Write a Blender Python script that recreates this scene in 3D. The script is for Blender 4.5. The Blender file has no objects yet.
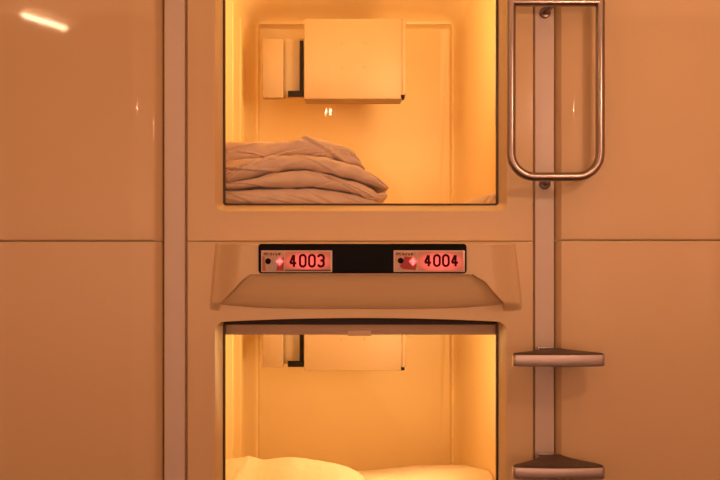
import bpy, bmesh, math, random
from mathutils import Vector, noise
C = bpy.context.scene.collection
random.seed(4)
PI = math.pi
CAMZ = 1.45; CAMD = 2.4; F = 336.0; CX = 346.0; CY = 244.0
PITCH = 1.2
def SC(Y): return F*CAMD/(CAMD+Y)
def X(px, Y=0.0): return (px-CX)/SC(Y)
def Z(py, Y=0.0): return CAMZ+(CY-py)/SC(Y)

# ------------------------------------------------------------ materials
def mat(name, col, rough=0.4, metal=0.0, bump=0.0, bscale=40, var=0.0, vscale=6, coat=0.0, stretch=None, sheen=0.0, spec=0.5):
    m = bpy.data.materials.new(name); m.use_nodes = True
    nt = m.node_tree; b = nt.nodes['Principled BSDF']
    b.inputs['Base Color'].default_value = (*col, 1)
    b.inputs['Roughness'].default_value = rough
    b.inputs['Metallic'].default_value = metal
    b.inputs['Coat Weight'].default_value = coat
    b.inputs['Sheen Weight'].default_value = sheen
    b.inputs['Specular IOR Level'].default_value = spec
    tc = nt.nodes.new('ShaderNodeTexCoord'); src = tc.outputs['Object']
    if stretch:
        mp = nt.nodes.new('ShaderNodeMapping'); mp.inputs['Scale'].default_value = stretch
        nt.links.new(src, mp.inputs[0]); src = mp.outputs[0]
    if var:
        n = nt.nodes.new('ShaderNodeTexNoise'); n.inputs['Scale'].default_value = vscale; n.inputs['Detail'].default_value = 4
        nt.links.new(src, n.inputs[0])
        mx = nt.nodes.new('ShaderNodeMix'); mx.data_type = 'RGBA'
        mx.inputs[6].default_value = (*[c*(1-var) for c in col], 1)
        mx.inputs[7].default_value = (*[min(1, c*(1+var)) for c in col], 1)
        nt.links.new(n.outputs[0], mx.inputs[0]); nt.links.new(mx.outputs[2], b.inputs['Base Color'])
    if bump:
        n = nt.nodes.new('ShaderNodeTexNoise'); n.inputs['Scale'].default_value = bscale; n.inputs['Detail'].default_value = 3
        nt.links.new(src, n.inputs[0])
        bp = nt.nodes.new('ShaderNodeBump'); bp.inputs['Strength'].default_value = bump; bp.inputs['Distance'].default_value = 0.01
        nt.links.new(n.outputs[0], bp.inputs['Height']); nt.links.new(bp.outputs[0], b.inputs['Normal'])
    return m
def emit(m, col, s):
    b = m.node_tree.nodes['Principled BSDF']
    b.inputs['Emission Color'].default_value = (*col, 1); b.inputs['Emission Strength'].default_value = s
    return m

FRP = mat('cream_moulded_plastic', (.73, .575, .36), .18, bump=.02, bscale=5, var=.02, vscale=3)
PANEL = mat('cream_wall_panel', (.72, .56, .35), .05, bump=.012, bscale=4, var=.02, vscale=2)
SHELL = mat('cream_pod_lining', (.82, .63, .345), .4, bump=.03, bscale=6, var=.02, vscale=3)
POST = mat('grey_painted_post', (.70, .63, .60), .4, bump=.03, bscale=200)
RUBBER = mat('dark_rubber', (.05, .03, .025), .35)
BLACK = mat('black_acrylic', (.004, .004, .005), .14, spec=.06)
DARK = mat('black_metal', (.010, .006, .005), .8, spec=.1)
STACK = mat('dark_blind_fabric', (.03, .018, .018), .6, var=.5, vscale=300)
RAIL = mat('brown_blind_rail', (.50, .38, .27), .35)
TAB = mat('tan_pull_tab', (.72, .54, .38), .4)
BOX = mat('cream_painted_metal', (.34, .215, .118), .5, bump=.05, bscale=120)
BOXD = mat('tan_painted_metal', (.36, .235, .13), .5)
CLOTH = mat('white_bedding_cotton', (.86, .72, .61), .8, bump=.6, bscale=18, sheen=.2)
STEEL = mat('brushed_steel', (.37, .315, .30), .28, 1.0, bump=.05, bscale=90)
STEELH = mat('brushed_tread_edge', (.66, .61, .64), .4, 1.0, bump=.12, bscale=60, stretch=(1, 14, 14), var=.12, vscale=40)
TREAD = mat('dark_tread_rubber', (.085, .06, .055), .5, bump=.3, bscale=160)
MOUNTM = mat('dark_mount_metal', (.16, .12, .11), .3, 1.0)
SILVER = mat('silver_frame', (.72, .60, .58), .35, .3)
SALMON = emit(mat('backlit_number_plate', (.68, .29, .26), .35), (1, .07, .085), .0)
def backlit(m):
    nt = m.node_tree; b = nt.nodes['Principled BSDF']
    tc = nt.nodes.new('ShaderNodeTexCoord'); g = nt.nodes.new('ShaderNodeTexGradient'); g.gradient_type = 'SPHERICAL'
    mp = nt.nodes.new('ShaderNodeMapping'); mp.inputs['Location'].default_value = (-.5*1.8, 0, -.45*1.8); mp.inputs['Scale'].default_value = (1.8, 0, 1.8)
    nt.links.new(tc.outputs['Generated'], mp.inputs[0]); nt.links.new(mp.outputs[0], g.inputs[0])
    r = nt.nodes.new('ShaderNodeMapRange'); r.inputs['From Max'].default_value = .8; r.inputs['To Min'].default_value = .02; r.inputs['To Max'].default_value = 1.15
    nt.links.new(g.outputs['Fac'], r.inputs['Value']); nt.links.new(r.outputs[0], b.inputs['Emission Strength'])
backlit(SALMON)
DIGIT = mat('dark_red_digit', (.06, .002, .003), .5, spec=.1)
ARROW = emit(mat('lit_red_arrow', (.8, .2, .2), .4), (1, .09, .13), .75)
ARROWW = emit(mat('lit_white_arrow', (.85, .6, .6), .4), (1, .45, .48), .42)
PICL = mat('printed_photo', (.62, .40, .30), .35, var=.25, vscale=120)
PICB = mat('printed_photo_brown', (.45, .18, .06), .35)
PICG = mat('printed_photo_grey', (.50, .42, .42), .35, var=.3, vscale=200)
PICR = mat('printed_photo_red', (.40, .03, .03), .35)
CEIL = mat('beige_ceiling', (.72, .58, .44), .7)
WALL = mat('tan_corridor_wall', (.74, .64, .56), .6, var=.04)
FLOOR = mat('brown_carpet', (.14, .10, .08), .9, bump=.3, bscale=300, var=.2, vscale=80)
LAMP = emit(mat('lamp_tube', (.9, .85, .8), .4), (1, .62, .36), 60)
BULB = emit(mat('lamp_bulb', (.9, .8, .7), .4), (1, .52, .30), 160)
HOUS = mat('white_lamp_housing', (.75, .7, .62), .5)

# ------------------------------------------------------------ mesh helpers
def link(o, parent=None):
    C.objects.link(o)
    if parent is not None:
        o.parent = parent
        o.matrix_parent_inverse = parent_matrix(parent).inverted()
    return o
def parent_matrix(p):
    m = p.matrix_basis.copy()
    if p.parent: m = parent_matrix(p.parent) @ p.matrix_parent_inverse @ m
    return m
def obj(name, bm, m, parent=None, smooth=True, angle=40):
    bmesh.ops.recalc_face_normals(bm, faces=bm.faces)
    me = bpy.data.meshes.new(name); bm.to_mesh(me); bm.free()
    me.materials.append(m)
    if smooth:
        me.shade_smooth(); 
        try: me.set_sharp_from_angle(angle=math.radians(angle))
        except Exception: pass
    return link(bpy.data.objects.new(name, me), parent)
def tag(o, label, cat, group=None):
    o['label'] = label; o['category'] = cat
    if group: o['group'] = group
    return o
def thing(name, label, cat, loc, group=None):
    o = bpy.data.objects.new(name, None); C.objects.link(o); o.location = loc; o.empty_display_size = .05
    return tag(o, label, cat, group)
def struct(o): o['kind'] = 'structure'; return o
def dup(root, off, label, group=None):
    r = root.copy(); C.objects.link(r); r.location = root.location+Vector(off); r['label'] = label
    if group: r['group'] = group
    for ch in root.children:
        c = ch.copy(); C.objects.link(c); c.parent = r; c.matrix_parent_inverse = ch.matrix_parent_inverse.copy()
        for g in ch.children:
            d = g.copy(); C.objects.link(d); d.parent = c; d.matrix_parent_inverse = g.matrix_parent_inverse.copy()
    return r
def add_box(bm, x0, x1, y0, y1, z0, z1, bev=0.0, seg=2):
    ps = [(x0,y0,z0),(x1,y0,z0),(x1,y1,z0),(x0,y1,z0),(x0,y0,z1),(x1,y0,z1),(x1,y1,z1),(x0,y1,z1)]
    vs = [bm.verts.new(p) for p in ps]
    fs = [bm.faces.new([vs[i] for i in f]) for f in ((0,3,2,1),(4,5,6,7),(0,1,5,4),(1,2,6,5),(2,3,7,6),(3,0,4,7))]
    if bev:
        es = set(e for f in fs for e in f.edges)
        bmesh.ops.bevel(bm, geom=list(es), offset=bev, segments=seg, affect='EDGES', profile=.5)
def box(name, m, parent, x0, x1, y0, y1, z0, z1, bev=0.0, seg=2):
    bm = bmesh.new(); add_box(bm, x0, x1, y0, y1, z0, z1, bev, seg); return obj(name, bm, m, parent)
def loft(bm, rings, cap0=False, cap1=False, closed=True):
    V = [[bm.verts.new(p) for p in r] for r in rings]
    for a, b in zip(V, V[1:]):
        n = len(a)
        for i in range(n if closed else n-1):
            j = (i+1) % n
            bm.faces.new((a[i], a[j], b[j], b[i]))
    if cap0: bm.faces.new(V[0])
    if cap1: bm.faces.new(V[-1])
    return V
def rr(x0, x1, z0, z1, r, Y, arch=0.0, nc=6, ms=24):
    """rounded rectangle in the XZ plane as a closed ring of points"""
    pts = []
    r = max(r, 1e-4)
    cs = [(x0+r, z0+r, PI), (x1-r, z0+r, 1.5*PI), (x1-r, z1-r, 0), (x0+r, z1-r, .5*PI)]
    for k, (cx, cz, a0) in enumerate(cs):
        for i in range(nc+1):
            a = a0+.5*PI*i/nc
            pts.append([cx+r*math.cos(a), Y, cz+r*math.sin(a)])
        nx, nz, na = cs[(k+1) % 4]
        p = pts[-1]; q = (nx+r*math.cos(na), nz+r*math.sin(na))
        for i in range(1, ms):
            t = i/ms
            pts.append([p[0]+(q[0]-p[0])*t, Y, p[2]+(q[1]-p[2])*t])
    if arch:
        hw = (x1-x0)/2; mx = (x0+x1)/2
        for p in pts:
            if p[2] > z1-r-1e-6:
                p[2] += arch*max(0, 1-((p[0]-mx)/hw)**2)
    return pts
def tube(bm, pts, r, n=14, closed=False, flat=1.0):
    P = [Vector(p) for p in pts]; rings = []
    L = len(P); prev = None
    for i, p in enumerate(P):
        if closed: t = (P[(i+1) % L]-P[i-1]).normalized()
        else: t = (P[min(i+1, L-1)]-P[max(i-1, 0)]).normalized()
        if prev is None:
            up = Vector((0, 1, 0)) if abs(t.y) < .9 else Vector((1, 0, 0))
            a = t.cross(up).normalized()
        else:
            a = (prev-t*prev.dot(t)).normalized()
        prev = a; b = t.cross(a)
        rad = r[i] if isinstance(r, (list, tuple)) else r
        rings.append([p+(a*math.cos(2*PI*k/n)+b*math.sin(2*PI*k/n)*flat)*rad for k in range(n)])
    if closed: rings.append(rings[0])
    V = loft(bm, rings, not closed, not closed)
    if closed: bmesh.ops.remove_doubles(bm, verts=bm.verts, dist=1e-6)
def cyl(bm, c, axis, r, h, n=24, bev=0):
    c = Vector(c); ax = Vector(axis).normalized()
    if bev: pts = [(0, r-bev), (0, r-bev), (bev*.3, r-bev*.3), (bev, r), (h-bev, r), (h-bev*.3, r-bev*.3), (h, r-bev)]
    else: pts = [(0, r), (h, r)]
    up = Vector((0, 0, 1)) if abs(ax.z) < .9 else Vector((1, 0, 0))
    a = ax.cross(up).normalized(); b = ax.cross(a)
    loft(bm, [[c+ax*t+(a*math.cos(2*PI*k/n)+b*math.sin(2*PI*k/n))*q for k in range(n)] for t, q in pts[(1 if bev else 0):]], True, True)
def sm(t): t = max(0, min(1, t)); return t*t*(3-2*t)
def interp(pts, x):
    if x <= pts[0][0]: return pts[0][1]
    for (a, b), (c, d) in zip(pts, pts[1:]):
        if x <= c: return b+(d-b)*(x-a)/(c-a)
    return pts[-1][1]
def spl(pts, x):
    """smooth interpolation through the points (Catmull-Rom style)"""
    if x <= pts[0][0]: return pts[0][1]
    if x >= pts[-1][0]: return pts[-1][1]
    n = len(pts)
    for i in range(n-1):
        if x <= pts[i+1][0]:
            x0, y0 = pts[i]; x1, y1 = pts[i+1]
            m0 = (y1-pts[i-1][1])/(x1-pts[i-1][0]) if i > 0 else (y1-y0)/(x1-x0)
            m1 = (pts[i+2][1]-y0)/(pts[i+2][0]-x0) if i < n-2 else (y1-y0)/(x1-x0)
            h = x1-x0; t = (x-x0)/h
            return (2*t**3-3*t**2+1)*y0+(t**3-2*t**2+t)*h*m0+(-2*t**3+3*t**2)*y1+(t**3-t**2)*h*m1

ZS = Z(241.5)                       # the seam between the two tiers
ZTOP = ZS+PITCH; ZBOT = ZS-PITCH

# ------------------------------------------------------------ the corridor
RX = 2.25; RY = -3.3
struct(box('floor', FLOOR, None, -RX, RX, RY, 2.0, -.05, 0))
struct(box('ceiling', CEIL, None, -RX, RX, RY, 2.0, 2.72, 2.77))
struct(box('wall_back', WALL, None, -RX, RX, RY-.05, RY, 0, 2.72))
struct(box('wall_left', WALL, None, -RX-.05, -RX, RY, 2.0, 0, 2.72))
struct(box('wall_right', WALL, None, RX, RX+.05, RY, 2.0, 0, 2.72))
struct(box('wall_front', WALL, None, -RX, RX, 2.0, 2.05, 0, 2.72))
struct(box('trim_1', FRP, None, -RX, RX, -.02, .05, ZTOP+.003, 2.72))
struct(box('trim_2', DARK, None, -RX, RX, .0, .05, 0, ZBOT-.003))

# ------------------------------------------------------------ neighbouring panels
def panel(name, prof, z0, z1, label):
    """prof: front profile (X,Y) from far side towards the post; swept vertically, ends rounded over"""
    yb = .055
    loop = prof+[(prof[-1][0], yb), (prof[0][0], yb)]
    r = .007; zs = []
    for i in range(6):
        a = .5*PI*i/5; zs.append((z0+r*(1-math.cos(a)), r*(1-math.sin(a))))
    nz = 14
    for i in range(1, nz): zs.append((z0+r+(z1-z0-2*r)*i/nz, 0))
    for i in range(6):
        a = .5*PI*i/5; zs.append((z1-r*math.sin(a), r*(1-math.cos(a))))
    bm = bmesh.new()
    loft(bm, [[(x, min(y+d, yb-.001) if y < yb-.002 else y, z) for x, y in loop] for z, d in zs], True, True)
    return tag(obj(name, bm, PANEL, angle=50), label, 'wall panel')
def prof_left():
    p = [(-RX+.002, -.026), (-1.4, -.028), (-1.0, -.030), (-.80, -.030)]
    x0 = X(133, -.03)
    p += [(x0-.012, -.030), (x0-.004, -.0298), (x0+.004, -.0288), (x0+.012, -.0272)]
    x1 = X(153.5, -.021)
    p += [(x1-.010, -.0185), (x1-.003, -.0165), (x1+.003, -.013)]
    x2 = X(162.5, .02)
    for i in range(1, 6): p.append((x1+.003+(x2-x1-.003)*i/5, -.013+.035*(i/5)**1.1))
    return p
def prof_right():
    x2 = X(555, .02); x1 = X(562, -.018); x0 = X(590, -.03)
    q = [(x2+(x1-x2)*i/5, .022-.034*(i/5)**.9) for i in range(6)]
    n = 10
    for i in range(1, n+1):
        t = i/n; q.append((x1+(x0-x1)*t, -.012-.018*math.sin(t*PI/2)))
    q += [(x0+.006, -.0301), (x0+.03, -.0302), (.95, -.031), (1.4, -.029), (RX-.002, -.026)]
    return q[::-1]
panel('wall_panel', prof_left(), ZS+.0012, ZTOP, 'upper glossy cream panel left of the left post, lamp streak reflected on it')
panel('wall_panel', prof_left(), ZBOT, ZS-.0012, 'lower glossy cream panel left of the left post')
panel('wall_panel', prof_right(), ZS+.0032, ZTOP, 'upper glossy cream panel behind and right of the steel grab rail')
panel('wall_panel', prof_right(), ZBOT, ZS+.0008, 'lower glossy cream panel behind and right of the two steps')

# ------------------------------------------------------------ posts
def post(px0, px1, label, g0, g1):
    x0, x1 = X(px0, .012), X(px1, .012)
    o = tag(box('post', POST, None, x0, x1, .012, .058, 0, 2.70, .003, 3), label, 'post')
    box('flange', PANEL, o, x0-g0, x1+g1, .030, .050, .01, 2.69)
    return o
post(164.2, 185.2, 'plain grey vertical post left of the sleeping capsules', .0045, .0062)
POSTR = (535, 554.3)
post(*POSTR, 'grey vertical post carrying the steps and grab rail', .0048, .0015)

# ------------------------------------------------------------ capsules
FX0, FX1 = X(187.5), X(533.2)
HX0, HX1 = X(223.2, .036), X(498.2, .036)      # the opening
HZB = Z(205.2, .036); HZT = Z(322.0, .036)+PITCH; ARCH = .0125
HR = .009
def hole(e, Y): return rr(HX0-e, HX1+e, HZB-e, HZT+(e*.15 if e > 0 else e), HR+max(e, -.004), Y, ARCH)
SX0, SX1 = X(258, 1.8)-.018, X(452, 1.8)+.018
SZ0, SZ1 = Z(467, 1.8)+PITCH-.062, Z(24, 1.8)+.022
def outer(e, Y, zt=0, zb=0): return rr(FX0+e, FX1-e, ZS+.001+e, ZTOP-e, .003, Y)

def make_capsule(label):
    root = thing('sleeping_capsule', label, 'sleeping capsule', ((FX0+FX1)/2, 0, ZS))
    bm = bmesh.new()
    R = [outer(0, .05), outer(0, .003), outer(.0005, .0015), outer(.0015, .0004), outer(.003, 0), outer(.0042, 0), outer(.010, 0), hole(.028, 0), hole(.0225, 0),
         hole(.0215, 0.0), hole(.0205, .0002), hole(.0190, .0010)]
    for i in range(1, 8):
        t = i/7; R.append(hole(.0175*(1-t)**1.15+.0005, .0025+.034*t))
    R += [hole(0, .040), hole(0, .05)]
    loft(bm, R)
    # back face of the frame
    fr = obj('front_frame', bm, FRP, root, angle=28)
    bm = bmesh.new()
    loft(bm, [hole(.0012, .049), hole(.0012, .0365), hole(-.002, .0355), hole(-.0045, .0365), hole(-.0055, .0385), hole(-.0055, .049)])
    obj('gasket', bm, RUBBER, root)
    bm = bmesh.new()
    def prf(e, Y): return rr(SX0+e, SX1-e, SZ0+e, SZ1-e, .09-e*.5, Y)
    rings = [hole(.002, .051), hole(.03, .051), rr(SX0+.05, SX1-.05, SZ0+.05, SZ1-.05, .09, .051), prf(.015, .056), prf(.004, .068), prf(0, .09)]
    for y in (.4, .8, 1.2, 1.45): rings.append(prf(0, y))
    YF = 1.72
    x0, x1 = X(258, YF), X(452, YF); z0, z1 = SZ0, Z(24, YF)
    A_, B_ = prf(0, 0), rr(x0, x1, z0, z1, .012, 0)
    for i in range(1, 13):
        a = .5*PI*i/12; t = 1-math.cos(a)
        rings.append([(p[0]+(q[0]-p[0])*t, 1.58+(YF-1.58)*math.sin(a), p[2]+(q[2]-p[2])*t) for p, q in zip(A_, B_)])
    rings += [rr(x0-.0006, x1+.0006, z0, z1+.0006, .012, YF+.0012), rr(x0-.0008, x1+.0008, z0, z1+.0008, .012, YF+.003), rr(x0-.001, x1+.001, z0, z1+.001, .012, 1.80),
              rr(x0+.004, x1-.004, z0, z1-.004, .012, 1.806)]
    loft(bm, rings, False, True)
    obj('interior_shell', bm, SHELL, root, angle=50)
    for ya, yb_ in ((.98, 1.06), (1.22, 1.44)):
        box('wall_rib', SHELL, root, SX0-.001, SX0+.002, ya, yb_, SZ0+.15, SZ1-.15, .0012)
    # unseen lamps on the side walls, the left one added for even light
    box('unseen_side_lamp', HOUS, root, SX1-.010, SX1+.004, .15, .65, ZS+.45, ZS+.95, .004)
    box('unseen_side_lamp', HOUS, root, SX0-.004, SX0+.010, .15, .65, ZS+.68, ZS+1.03, .004)
    return root
cap = make_capsule('upper sleeping capsule with folded bedding, its blind fully raised')
capl = dup(cap, (0, 0, -PITCH), 'lower sleeping capsule below the black number sign')

# clear pane closing the upper capsule
GLASS = bpy.data.materials.new('clear_glass'); GLASS.use_nodes = True
nt = GLASS.node_tree; nt.nodes.remove(nt.nodes['Principled BSDF'])
g_t = nt.nodes.new('ShaderNodeBsdfTransparent'); g_t.inputs[0].default_value = (.985, .985, .98, 1)
g_g = nt.nodes.new('ShaderNodeBsdfGlossy'); g_g.inputs['Roughness'].default_value = .015
g_w = nt.nodes.new('ShaderNodeLayerWeight'); g_w.inputs[0].default_value = .5
g_p = nt.nodes.new('ShaderNodeMath'); g_p.operation = 'POWER'; g_p.inputs[1].default_value = 5
g_f = nt.nodes.new('ShaderNodeMath'); g_f.operation = 'MULTIPLY_ADD'; g_f.inputs[1].default_value = .3; g_f.inputs[2].default_value = .012
nt.links.new(g_w.outputs['Facing'], g_p.inputs[0]); nt.links.new(g_p.outputs[0], g_f.inputs[0])
g_m = nt.nodes.new('ShaderNodeMixShader')
nt.links.new(g_f.outputs[0], g_m.inputs[0]); nt.links.new(g_t.outputs[0], g_m.inputs[1]); nt.links.new(g_g.outputs[0], g_m.inputs[2])
nt.links.new(g_m.outputs[0], nt.nodes['Material Output'].inputs[0])
bm = bmesh.new(); loft(bm, [hole(-.002, .0412), hole(-.002, .0448)], True, True)
obj('glass_pane', bm, GLASS, cap, smooth=False)

# sign console moulded into the lower capsule's front
P = .06
def console(px, py):
    xl = 215-6*(py-243)/63; xr = 516+7*(py-243)/63
    e1 = lambda d: .22*sm(d/3)+.78*sm(d/28)
    e = e1(px-xl)*e1(xr-px)*sm((312.5-py)/11)
    h = P*e
    lb = spl([(275, 250.5), (277.5, 247), (282, 241.5), (292, 232.5), (304.5, 219.5)], py)
    rb = spl([(275, 473), (277.5, 476.5), (282, 484), (292, 492.5), (303.5, 503.5)], py)
    if py > 275:
        u = (px-361)/142.0
        yb = 304+5.0*max(0, 1-u**4)
        t = (py-276)/(yb-276)
        t = max(0, min(1, t))
        ins = min(sm((px-lb)/1.8+.5), sm((rb-px)/1.8+.5))
        prof = (.82-.34*t/.6) if t < .6 else .48*max(0, 1-(t-.6)/.4)**.55
        target = max(0, P*prof)
        if t >= 1: target = 0
        h = h*(1-ins)+min(h, target)*ins
    return h
bm = bmesh.new()
NX, NZ = 330, 94
pys = [243.3+(311.5-243.3)*j/NZ for j in range(NZ+1)]
pxs = [204+(527-204)*i/NX for i in range(NX+1)]
rows = []
rows.append([(X(px), .003, Z(243.0)) for px in pxs])
for j, py in enumerate(pys):
    row = []
    for px in pxs:
        h = console(px, py)
        if j == 0: h = max(0, h-.004)
        if j == 1: h = max(0, h-.0012)
        row.append((X(px, -h), .0012-h, Z(py, -h)))
    rows.append(row)
loft(bm, rows, closed=False)
obj('sign_console', bm, FRP, capl, angle=35)

# ------------------------------------------------------------ pod lights
def area(name, loc, rot, sx, sy, power, col, parent=None, shape='RECTANGLE', spread=180):
    l = bpy.data.lights.new(name, 'AREA'); l.shape = shape; l.size = sx; l.size_y = sy; l.energy = power; l.color = col
    l.spread = math.radians(spread)
    o = bpy.data.objects.new(name, l); C.objects.link(o); o.location = loc; o.rotation_euler = rot
    return o
PODC = (1.0, .64, .26)
for off, q in ((0, 1.0), (-PITCH, .84)):
    area('pod_light', (SX1-.015, .40, ZS+.70+off), (math.radians(110), 0, math.radians(40)), .5, .5, 18.5*q, PODC, spread=145)
    area('pod_light', (SX0+.015, .40, ZS+.86+off), (math.radians(112), 0, math.radians(-40)), .5, .35, 9.5*q, PODC, spread=145)  # second source, added so the pod interior is lit more evenly

# ------------------------------------------------------------ number sign
ys = -P
sg = thing('number_sign', 'black acrylic sign with lit red numbers 4003 and 4004', 'number sign', (X(362.5, ys), ys, Z(273, ys)))
bm = bmesh.new()
sx0, sx1, sz0, sz1 = X(258.6, ys), X(466.4, ys), Z(273.3, ys), Z(243.8, ys)
loft(bm, [rr(sx0, sx1, sz0, sz1, .009, ys+.004), rr(sx0, sx1, sz0, sz1, .009, ys-.004), rr(sx0+.001, sx1-.001, sz0+.001, sz1-.001, .008, ys-.0052), rr(sx0+.004, sx1-.004, sz0+.004, sz1-.004, .006, ys-.0055)], True, True)
obj('housing', bm, BLACK, sg)
yf = ys-.0055
def flat(bm, pts, y0, y1):
    loft(bm, [[(X(a, yf), y1, Z(b, yf)) for a, b in pts], [(X(a, yf), y0, Z(b, yf)) for a, b in pts]], True, True)
def fl(name, m, parent, pts, y0, y1):
    bm = bmesh.new(); flat(bm, pts, yf-y0, yf-y1); return obj(name, bm, m, parent, smooth=False)
def rect(a, b, c, d): return [(a, b), (c, b), (c, d), (a, d)]
def arc(cx, cy, rx, ry, a0, a1, n=12): return [(cx+rx*math.cos(math.radians(a0+(a1-a0)*i/n)), cy+ry*math.sin(math.radians(a0+(a1-a0)*i/n))) for i in range(n+1)]
def digit(ch, x, y, w, h, plate):
    bm = bmesh.new(); r = 1.15; R_ = r/SC(yf)
    def st(pts, closed=False): tube(bm, [(X(a, yf), yf-.0028, Z(b, yf)) for a, b in pts], R_, 8, closed, flat=.25)
    x0, x1, y0, y1 = x+r, x+w-r, y+r, y+h-r; mx = (x0+x1)/2; rx = (x1-x0)/2
    if ch == '0':
        st(arc(mx, y0+rx, rx, rx, 180, 360)+arc(mx, y1-rx, rx, rx, 0, 180), True)
    elif ch == '3':
        ym = (y0+y1)/2-.2
        st(arc(mx, y0+rx*.95, rx, rx*.95, 190, 360)+[(x1, ym-1.9)]+arc(mx, ym-1.6, rx, 1.6, 0, 75)+[(mx-.6, ym)])
        st([(mx-.6, ym)]+arc(mx, ym+1.8, rx, 1.8, -75, 0)+[(x1, y1-rx)]+arc(mx, y1-rx*.95, rx, rx*.95, 0, 170))
    elif ch == '4':
        xs = x1-1.9
        st([(xs-.4, y0), (x0-.1, y1-3.3)]); st([(x0-.1, y1-3.3), (x1+.5, y1-3.3)]); st([(xs, y0), (xs, y1+.4)])
    return obj('digit', bm, DIGIT, plate)
def number_plate(x0, y0, x1, y1, xm, num, dx, dy0, dy1, style):
    bm = bmesh.new(); s = SC(yf)
    a = [X(x0, yf), X(x1, yf), Z(y1, yf), Z(y0, yf)]
    loft(bm, [rr(*a, .002, yf+.001), rr(*a, .002, yf-.0006), rr(a[0]+.0006, a[1]-.0006, a[2]+.0006, a[3]-.0006, .0015, yf-.001)], True, True)
    pl = obj('number_plate', bm, SILVER, sg)
    pl['label'] = 'number plate reading '+num
    fl('lit_panel', SALMON, pl, rect(xm+.3, y0+1.0, x1-1.6, y1-(2.6 if style else 1.2)), .0008, .0016)
    fl('printed_picture', PICL, pl, rect(x0+1.0, y0+1.0, xm-.3, y1-1.0), .0008, .0014)
    if style == 1:
        fl('plate_slot', DARK, pl, rect(xm+.3, y1-2.5, x1-1.4, y1-1.5), .0005, .0012)
        fl('picture_patch', PICB, pl, [(x0+1.2, y0+6), (x0+3.2, y0+6), (x0+5, y1-1.2), (x0+1.2, y1-1.2)], .0013, .0016)
        fl('picture_patch', PICG, pl, [(x0+6, y1-1.2), (x0+9, y1-9), (x0+16, y0+5), (x0+17, y0+8), (x0+14.5, y1-1.2)], .0013, .0017)
        fl('picture_patch', PICR, pl, [(xm-8.2, y1-1.5), (xm-6.5, y1-9), (xm-.6, y0+6), (xm-.6, y1-1.5)], .0013, .0018)
    else:
        fl('picture_patch', PICR, pl, [(x0+6, y1-6), (x0+11, y0+6), (xm-4, y0+7), (xm-1, y1-7), (xm-2, y1-2), (x0+9, y1-3)], .0013, .0018)
        fl('picture_patch', PICG, pl, [(x0+3, y1-1.3), (x0+4.5, y1-7), (x0+8, y1-6), (x0+8.5, y1-1.3)], .0013, .0017)
    # small key hole and the lit arrow
    lx, ly = x0+7, y0+10.8-(0 if style else .6)
    bm = bmesh.new(); cyl(bm, (X(lx, yf), yf-.0012, Z(ly, yf)), (0, -1, 0), 2.9/s, .0022, 20, .0006); obj('key_lock', bm, BLACK, pl)
    ax, ay = xm-4.6, y0+11.0
    fl('arrow_light', ARROW, pl, [(ax, ay-5), (ax+4.4, ay), (ax, ay+5), (ax-4.4, ay)], .0017, .0024)
    ar = [(ax-3, ay+.6), (ax, ay-3.4), (ax+3, ay+.6), (ax+1.3, ay+.6), (ax+1.3, ay+3.2), (ax-1.3, ay+3.2), (ax-1.3, ay+.6)]
    if style: ar = [(ax+(b-ay), ay+(a_-ax)) for a_, b in ar]; ar = [(2*ax-a_, b) for a_, b in ar]
    fl('arrow_symbol', ARROWW, pl, ar, .0023, .0028)
    # six small characters along the top
    cu = bpy.data.curves.new('caption', 'FONT'); cu.body = '\u96fb\u6e90\u30b9\u30a4\u30c3\u30c1'; cu.size = 3.4/s; cu.extrude = .0002; cu.offset = .0006
    cu.align_x = 'LEFT'
    to = bpy.data.objects.new('caption_text', cu); C.objects.link(to)
    bpy.context.view_layer.update()
    me = bpy.data.meshes.new_from_object(to.evaluated_get(bpy.context.evaluated_depsgraph_get()))
    C.objects.unlink(to); bpy.data.objects.remove(to)
    if len(me.vertices):
        xs = [v.co.x for v in me.vertices]; k = (17.0/s)/(max(xs)-min(xs)); mn = min(xs)
        me.transform(__import__('mathutils').Matrix(((k, 0, 0, -mn*k), (0, 0, -1, 0), (0, k, 0, 0), (0, 0, 0, 1))))
        me.materials.clear(); me.materials.append(DIGIT)
        o = bpy.data.objects.new('caption', me); o.location = (X(x0+2.6, yf), yf-.0016, Z(y0+4.9, yf)); link(o, pl)
    for k, ch in enumerate(num): digit(ch, dx[k], dy0, 7.9, dy1-dy0, pl)
number_plate(261.2, 250.4, 332.2, 272.2, 284.3, '4003', (289.2, 298.9, 308.0, 317.0), 253.8, 267.6, 1)
number_plate(393.6, 250.4, 464.9, 272.0, 417.6, '4004', (423.8, 432.9, 441.8, 450.6), 254.0, 267.0, 0)

# ------------------------------------------------------------ blind of the lower capsule
yr = .051
bl = thing('roller_blind', 'raised brown blind with a straight bottom rail across the lower capsule opening', 'blind', (X(360, yr), yr, Z(334, yr)))
bm = bmesh.new()
bx0, bx1 = HX0+.003, HX1-.003
add_box(bm, bx0, bx1, yr, yr+.016, Z(334.0, yr), Z(324.6, yr), .002, 2)
add_box(bm, bx0, bx1, yr-.003, yr+.004, Z(334.6, yr), Z(332.2, yr), .001, 2)
rl = obj('bottom_rail', bm, RAIL, bl)
tb = box('pull_tab', TAB, rl, X(348, yr), X(371, yr), yr-.014, yr+.002, Z(336.0, yr-.014), Z(330.4, yr-.014), .001)
bm = bmesh.new()
ns = 60
for k in range(5):          # folded slats in a stack above the rail
    yy = .078+.008*k
    rows = []
    for i in range(ns+1):
        t = i/ns; x = HX0-.01+(HX1-HX0+.02)*t; zt = HZT-PITCH+.012+ARCH*(1-(2*t-1)**2)
        rows.append([(x, yy, Z(328, .05)), (x, yy, zt), (x, yy+.006, zt), (x, yy+.006, Z(328, .05))])
    loft(bm, rows, True, True)
obj('slat_stack', bm, STACK, bl)
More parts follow.
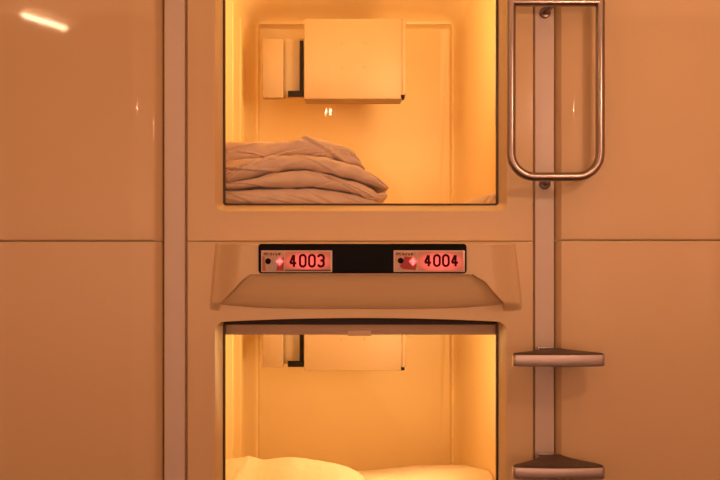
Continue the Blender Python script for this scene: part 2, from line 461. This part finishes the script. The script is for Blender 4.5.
# the raised end slat visible below the arch
bm = bmesh.new()
rows = []
for i in range(ns+1):
    t = i/ns; x = bx0+(bx1-bx0)*t; zt = HZT-PITCH-.004+ARCH*(1-(2*t-1)**2)
    rows.append([(x, yr+.003, Z(325.5, yr)), (x, yr+.003, zt), (x, yr+.012, zt), (x, yr+.012, Z(325.5, yr))])
loft(bm, rows, True, True); obj('top_valance', bm, STACK, bl)

# ------------------------------------------------------------ television cabinet in each capsule
yt = 1.157
def tv():
    root = thing('television_cabinet', 'cream metal television cabinet hung inside the upper capsule above the folded bedding', 'television cabinet', (X(354, yt), yt, Z(99, yt)), 'cabinets inside the capsules')
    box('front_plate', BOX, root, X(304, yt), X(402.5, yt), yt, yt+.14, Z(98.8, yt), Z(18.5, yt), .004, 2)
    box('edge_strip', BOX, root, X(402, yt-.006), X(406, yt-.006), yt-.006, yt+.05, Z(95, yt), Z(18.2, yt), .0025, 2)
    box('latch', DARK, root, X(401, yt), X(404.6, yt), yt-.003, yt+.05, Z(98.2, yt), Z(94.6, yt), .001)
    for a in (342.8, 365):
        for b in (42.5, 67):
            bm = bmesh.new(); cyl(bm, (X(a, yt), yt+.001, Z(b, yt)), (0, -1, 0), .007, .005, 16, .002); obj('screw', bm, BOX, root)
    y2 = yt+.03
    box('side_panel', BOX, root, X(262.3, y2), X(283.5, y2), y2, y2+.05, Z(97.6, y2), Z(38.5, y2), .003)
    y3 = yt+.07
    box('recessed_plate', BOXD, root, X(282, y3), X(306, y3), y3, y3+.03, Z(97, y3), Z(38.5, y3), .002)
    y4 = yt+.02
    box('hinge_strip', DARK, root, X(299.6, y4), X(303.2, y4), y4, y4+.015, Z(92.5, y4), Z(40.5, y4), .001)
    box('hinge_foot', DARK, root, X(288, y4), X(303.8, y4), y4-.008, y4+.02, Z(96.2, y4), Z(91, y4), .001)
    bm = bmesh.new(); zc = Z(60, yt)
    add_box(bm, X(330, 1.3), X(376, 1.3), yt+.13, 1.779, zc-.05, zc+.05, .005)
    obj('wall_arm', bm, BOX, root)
    return root
t1 = tv()
dup(t1, (0, 0, -PITCH), 'cream metal television cabinet hung inside the lower capsule, upper part hidden by the blind rail')

# ------------------------------------------------------------ bedding
def slab(bm, top, bot, px0, px1, yf_, yb_, seed, amp=.006, rend=.05, nu=190, nv=84, lend=.05, zoff=0.0, slope=0.0):
    """one soft layer of folded cloth; top/bot are edge heights along its front"""
    rings = []
    rnd = random.Random(int(seed*10))
    cr = [(rnd.uniform(X(px0, yf_), X(px1, yf_)), rnd.choice((-1, -1, -1, 1))*rnd.uniform(.12, .38), rnd.uniform(.006, .014), rnd.uniform(.25, .7)) for _ in range(6)]
    x0, x1 = X(px0, yf_), X(px1, yf_); s = SC(yf_)
    for i in range(nu+1):
        t = i/nu; x = x0+(x1-x0)*(.5-.5*math.cos(PI*t))*.35+(x1-x0)*t*.65
        px = x*s+CX
        zt, zb = Z(spl(top, px), yf_)+zoff, Z(spl(bot, px), yf_)+zoff
        zm = (zt+zb)/2; hh = max(.002, (zt-zb)/2)
        f = 1.0
        if x1-x < rend: f = math.sqrt(max(.0004, 1-((rend-(x1-x))/rend)**2))
        if x-x0 < lend: f = min(f, math.sqrt(max(.0004, 1-((lend-(x-x0))/lend)**2)))
        dep = (yb_-yf_)/2; ym = (yf_+yb_)/2
        ring = []
        for k in range(nv):
            a = 2*PI*k/nv; ca, sa = math.cos(a), math.sin(a)
            e = .35
            cy = math.copysign(abs(ca)**.22, ca); cz = math.copysign(abs(sa)**.75, sa)
            y = ym-dep*cy*(.93+.07*f); z = zm+hh*cz*f
            p = Vector((x, y, z))
            n = noise.noise(Vector((x*9+seed, y*7, z*10)))*amp+noise.noise(Vector((x*26+seed, y*16+z*20, seed)))*amp*.45
            w = noise.noise(Vector((x*9-z*24+seed, seed*3, y*4)))
            n += (abs(w)-.25)*amp*.95
            v = (z-zb)/max(.01, zt-zb)
            for xc, k_, w_, d_ in cr:
                q_ = (x-xc-k_*(v-.5)-(y-yf_)*k_*1.5)/w_
                if -3 < q_ < 5:
                    n += amp*d_*(-.85*math.exp(-q_*q_)+.6*math.exp(-((q_-1.7)/1.2)**2))
            ring.append((p.x, p.y-n*1.6*max(0, cy), zb+(p.z+n*sa*f*.8-zb)*(1+slope*(y-yf_)/(yb_-yf_)/max(.01, zt-zb))))
        rings.append(ring)
    loft(bm, rings, True, True)
yq = .13
A_top = [(150, 170), (226, 159), (277, 154), (300, 152.5), (315, 153.5), (345, 160), (365, 168), (380, 177), (389, 184)]
A_bot = [(150, 188), (226, 181.5), (250, 176.5), (280, 170.8), (305, 169.5), (330, 173.5), (360, 181.5), (374, 186), (389, 191)]
B_top = [(150, 187), (226, 181.5), (250, 176.3), (280, 170.5), (305, 169.3), (330, 173), (355, 180), (375, 190), (383, 194)]
B_bot = [(150, 189), (226, 189), (275, 186.7), (310, 187.5), (340, 190.5), (368, 198), (385, 203)]
C_top = [(150, 189), (226, 188.8), (275, 186.5), (310, 187.3), (340, 190.3), (368, 197.6), (388, 203)]
C_bot = [(150, 206), (226, 206), (388, 214)]
def make_duvet(label, off):
    root = thing('folded_duvet', label, 'duvet', (X(290, yq), yq+.3, SZ0+off), None)
    bm = bmesh.new()
    slab(bm, A_top, A_bot, 178, 389, yq, yq+.50, 1.3, amp=.0085, zoff=off, rend=.03)
    slab(bm, B_top, B_bot, 180, 379, yq-.004, yq+.50, 7.7, amp=.008, zoff=off, rend=.03)
    slab(bm, C_top, C_bot, 178, 386, yq-.006, yq+.50, 4.1, zoff=off, rend=.05)
    # the turned-over end that closes the fold
    slab(bm, [(360, 195), (375, 192.5), (389, 190)], [(360, 202), (375, 201), (389, 199)], 366, 388, yq-.004, yq+.45, 9.2, amp=.003, zoff=off, rend=.015, lend=.02, nu=40)
    # hidden lower layers, down to the bed
    zb = (SZ0-CAMZ); pyb = CY-zb*SC(yq)
    slab(bm, [(150, 203), (388, 211)], [(150, pyb), (388, pyb)], 178, 390, yq+.01, yq+.50, 2.2, amp=.004, zoff=off)
    obj('folded_layers', bm, CLOTH, root, angle=80)
    return root
make_duvet('thick white duvet folded in layers at the left of the upper capsule', 0)
yb2 = yq+.035
bm = bmesh.new()
slab(bm, [(160, 147), (226, 143), (250, 139), (290, 136.5), (325, 137), (345, 142), (358, 153), (365, 166)],
     [(160, 172), (226, 162), (277, 157), (305, 156), (340, 162), (366, 170)], 186, 365, yb2, yb2+.42, 5.5, amp=.012, rend=.035)
bmesh.ops.translate(bm, verts=bm.verts, vec=(0, 0, 0))
tag(obj('folded_blanket', bm, CLOTH, angle=80), 'rumpled white folded blanket lying on top of the duvet in the upper capsule', 'blanket')
yp = .13
zb = (SZ0-CAMZ); pyb = CY-zb*SC(yp)
bm = bmesh.new()
slab(bm, [(440, 212), (455, 207), (470, 200.5), (485, 195), (497, 190.5), (540, 186)], [(440, pyb), (540, pyb)], 436, 535, yp, yp+.42, 8.8, amp=.005, rend=.05, lend=.03)
tag(obj('pillow', bm, CLOTH, angle=80), 'corner of white pillow in the lower right of the upper opening', 'pillow')

# lower capsule: mattress, folded duvet, loose sheet
zm1 = Z(468, 1.8)
bm = bmesh.new(); add_box(bm, SX0+.06, SX1-.06, .10, 1.72, SZ0-PITCH+.001, zm1-.004, .02, 4)
tag(obj('mattress', bm, CLOTH), 'white mattress on the floor of the lower capsule', 'mattress')
yl = .30
pym = CY-(zm1-CAMZ)*SC(yl)
bm = bmesh.new()
slab(bm, [(170, 462), (226, 456), (232, 455), (250, 459), (283, 456), (310, 460), (335, 464), (352, 470), (363, 476)],
     [(170, 495), (363, 495)], 180, 368, yl, yl+.46, 3.4, amp=.006, rend=.03, zoff=-.11)
slab(bm, [(170, 520), (366, 520)], [(170, pym), (366, pym)], 180, 372, yl-.01, yl+.46, 6.4, amp=.005, rend=.05)
tag(obj('folded_duvet', bm, CLOTH, angle=80), 'white folded duvet at the left of the lower capsule, cut off by the frame bottom', 'duvet')
yw = .66
pym = CY-(zm1-CAMZ)*SC(yw)
bm = bmesh.new()
slab(bm, [(330, 478), (365, 474), (400, 471), (440, 467), (520, 466)], [(330, pym), (520, pym)], 330, 497, yw, yw+.98, 2.9, amp=.003, rend=.006, lend=.05, zoff=-.022, slope=-.235)
tag(obj('bed_sheet', bm, CLOTH, angle=80), 'pale spread sheet at the back right of the lower capsule', 'sheet')

# ------------------------------------------------------------ grab rail
yh = -.10
gr = thing('grab_rail', 'tall rounded steel grab rail fixed to the grey post above the steps', 'grab rail', (X(545, 0), .012, Z(181, yh)))
hx0, hx1 = X(511, yh), X(600.2, yh); hz0, hz1 = Z(176.8, yh), Z(2, yh)+.32
hr = .0130
def loop(x0, x1, z0, z1, r, Y, n=12):
    pts = []
    for cx, cz, a0 in ((x0+r, z0+r, PI), (x1-r, z0+r, 1.5*PI), (x1-r, z1-r, 0), (x0+r, z1-r, .5*PI)):
        for i in range(n+1):
            a = a0+.5*PI*i/n; pts.append((cx+r*math.cos(a), Y, cz+r*math.sin(a)))
    return pts
bm = bmesh.new(); tube(bm, loop(hx0, hx1, hz0, hz1, .068, yh), hr, 20, True); obj('hoop', bm, STEEL, gr, angle=80)
zr = Z(2.2, yh)
bm = bmesh.new(); tube(bm, [(hx0, yh, zr), (hx0+.02, yh, zr), (hx1-.02, yh, zr), (hx1, yh, zr)], hr*.95, 18); obj('rung', bm, STEEL, gr, angle=80)
xm = X(545.6, 0)
def mount(zb_, zw, xb, label):
    bm = bmesh.new()
    tube(bm, [(xb, yh, zb_), (xb, yh+.02, zb_), (xm+(xb-xm)*.4, -.03, zw+(zb_-zw)*.4), (xm, -.005, zw), (xm, .0118, zw)], .0075, 14)
    m = obj('mount', bm, MOUNTM, gr, angle=80)
    bm = bmesh.new(); cyl(bm, (xm, .0118, zw), (0, -1, 0), .0165, .010, 28, .003); obj('flange', bm, MOUNTM, m)
mount(zr, Z(12, 0), X(555, yh), '')
mount(hz0, Z(183.5, 0), X(546.5, yh), '')

# ------------------------------------------------------------ steps
def make_step(label):
    yfr = -.150
    zt, zb_ = Z(355.3, yfr), Z(367.2, yfr)
    root = thing('step', label, 'step', (X(544.6, .012), .012, zb_), 'steps on the post')
    xl, xr = X(512.9, yfr+.01), X(605.9, yfr+.01); xm0, xm1 = X(538, .0), X(561, .0)
    pts = []
    n = 14
    # front edge, slightly bowed, with rounded corners
    r = .014; mid = (xl+xr)/2; hw = (xr-xl)/2
    def fy(x): return yfr+.010*((x-mid)/hw)**2
    for i in range(7):
        a = PI+.5*PI*i/6; pts.append((xl+r+r*math.cos(a), fy(xl+r)+r+r*math.sin(a)))
    for i in range(1, n): x = xl+r+(xr-xl-2*r)*i/n; pts.append((x, fy(x)))
    for i in range(7):
        a = 1.5*PI+.5*PI*i/6; pts.append((xr-r+r*math.cos(a), fy(xr-r)+r+r*math.sin(a)))
    # right flank sweeping back to the post
    def bez(p0, p1, p2, p3, m):
        return [tuple((1-t)**3*a+3*(1-t)**2*t*b+3*(1-t)*t*t*c+t**3*d for a, b, c, d in zip(p0, p1, p2, p3)) for t in [i/m for i in range(1, m+1)]]
    yb_ = -.002
    pts += bez((xr, fy(xr-r)+r), (xr, -.085), (xm1+.02, -.075), (xm1, yb_), 12)
    pts += bez((xm0, yb_), (xm0-.006, -.075), (xl, -.095), (xl, fy(xl+r)+r), 12)[:-1] if False else [(xm0, yb_)]+bez((xm0, yb_), (xm0-.006, -.075), (xl, -.095), (xl, fy(xl+r)+r), 12)[:-1]
    cx = (xl+xr)/2; cy = -.09
    def sc(e):      # inset outline
        out = []; L = len(pts)
        for i in range(L):
            p = Vector(pts[i]); a = Vector(pts[i-1]); b = Vector(pts[(i+1) % L])
            t = (b-a).normalized(); nrm = Vector((-t.y, t.x)); out.append(p+nrm*e)
        return out
    bm = bmesh.new()
    def ring(e, z): return [(p.x, p.y, z) for p in sc(e)]
    loft(bm, [ring(.006, zb_), ring(.0015, zb_+.0008), ring(0, zb_+.003), ring(0, zt-.003), ring(.001, zt-.0008), ring(.003, zt)], True, True)
    obj('tread', bm, STEELH, root, angle=35)
    bm = bmesh.new()
    loft(bm, [ring(.0035, zt-.001), ring(.0035, zt+.0016), ring(.0045, zt+.0022)], True, True)
    obj('anti_slip_mat', bm, TREAD, root, angle=35)
    box('mounting_plate', STEELH, root, X(536.5, .012), X(553, .012), -.004, .0125, zb_-.004, zt+.004, .002)
    return root
s1 = make_step('upper of the two steel steps on the grey post')
dz = (Z(468.6, -.15)-Z(355.3, -.15))
dup(s1, (0, 0, dz), 'lower of the two steel steps on the grey post, cut by the frame bottom')

# ------------------------------------------------------------ corridor lamps
def lamp(name, p0, p1, label, tz=2.69):
    root = thing(name, label, 'ceiling lamp', ((p0[0]+p1[0])/2, (p0[1]+p1[1])/2, 2.72))
    bm = bmesh.new(); tube(bm, [(p0[0], p0[1], tz), (p1[0], p1[1], tz)], .011, 14); obj('lamp_tube', bm, LAMP, root)
    bm = bmesh.new(); tube(bm, [(p0[0], p0[1], tz+.0235), (p1[0], p1[1], tz+.0235)], .009, 8); obj('lamp_base', bm, HOUS, root)
lamp('ceiling_lamp', (-1.755, -2.02), (-1.615, -2.30), 'tube lamp on the corridor ceiling whose streak reflects in the left panel')
AMB = (1.0, .50, .28)
TOPC = (1.0, .46, .18)
FILLC = (1.0, .545, .36)
area('corridor_top_fill', (0, -1.0, 2.70), (math.radians(24), 0, 0), 4.0, .9, 11, TOPC)  # unseen fill added under the ceiling to light the fronts from above
area('corridor_wall_fill', (0, -2.55, 1.4), (math.radians(-90), 0, 0), 4.4, 1.0, 47, FILLC)  # unseen fill added to bounce soft light off the opposite wall
def pendant(PX, PY, PZ, label, offs=(-.03, 0, .03), q=1.0):
    pd = thing('pendant_lamp', label, 'pendant lamp', (PX, PY, 2.72))
    bm = bmesh.new(); tube(bm, [(PX, PY, PZ+.07), (PX, PY, 2.719)], .004, 8); obj('cord', bm, DARK, pd)
    bm = bmesh.new(); tube(bm, [(PX-.03, PY, PZ+.045), (PX-.028, PY, PZ+.068), (PX, PY, PZ+.075), (PX+.028, PY, PZ+.068), (PX+.03, PY, PZ+.045)], .006, 8); obj('holder', bm, DARK, pd)
    for dx in offs:
        bm = bmesh.new(); tube(bm, [(PX+dx, PY, PZ+.045-.095*q), (PX+dx, PY, PZ+.045-.089*q), (PX+dx, PY, PZ+.045-.065*q), (PX+dx, PY, PZ+.045-.025*q), (PX+dx, PY, PZ+.045)], [.004*q, .011*q, .014*q, .012*q, .006], 16)
        obj('bulb', bm, BULB, pd, angle=80)
pendant(.95, -1.15, CAMZ+.60, 'small pendant lamp with three bare bulbs in the corridor by the grab rail')
pendant(-.12, -2.9, 2.31, 'small pendant lamp with two tiny bare bulbs by the far corridor wall', (-.016, .016), .5)

# ------------------------------------------------------------ world, camera, view
w = bpy.data.worlds.new('world'); bpy.context.scene.world = w; w.use_nodes = True
w.node_tree.nodes['Background'].inputs[0].default_value = (1, .5, .25, 1); w.node_tree.nodes['Background'].inputs[1].default_value = .1
cd = bpy.data.cameras.new('camera'); co = bpy.data.objects.new('camera', cd); C.objects.link(co)
co.location = (0, -CAMD, CAMZ); co.rotation_euler = (PI/2, 0, 0)
cd.sensor_width = 36; cd.lens = F*CAMD/720*36; cd.shift_x = (360-CX)/720; cd.shift_y = -(240-CY)/720
cd.clip_start = .01
S = bpy.context.scene; S.camera = co
S.view_settings.view_transform = 'Standard'; S.view_settings.look = 'None'; S.view_settings.gamma = 1; S.view_settings.use_curve_mapping = False
S.view_settings.exposure = 0.0
S.cycles.max_bounces = 10; S.cycles.diffuse_bounces = 6; S.cycles.caustics_reflective = False; S.cycles.caustics_refractive = False
S.cycles.use_denoising = True
# repeats of one kind share a group
for base, grp in (('wall_panel', 'glossy panels beside the posts'), ('post', 'grey posts either side of the capsules'),
                  ('sleeping_capsule', 'stacked sleeping capsules'), ('folded_duvet', 'folded duvets inside the capsules'),
                  ('pendant_lamp', 'pendant lamps in the corridor')):
    for o in C.objects:
        if o.parent is None and o.name.split('.')[0] == base: o['group'] = grp
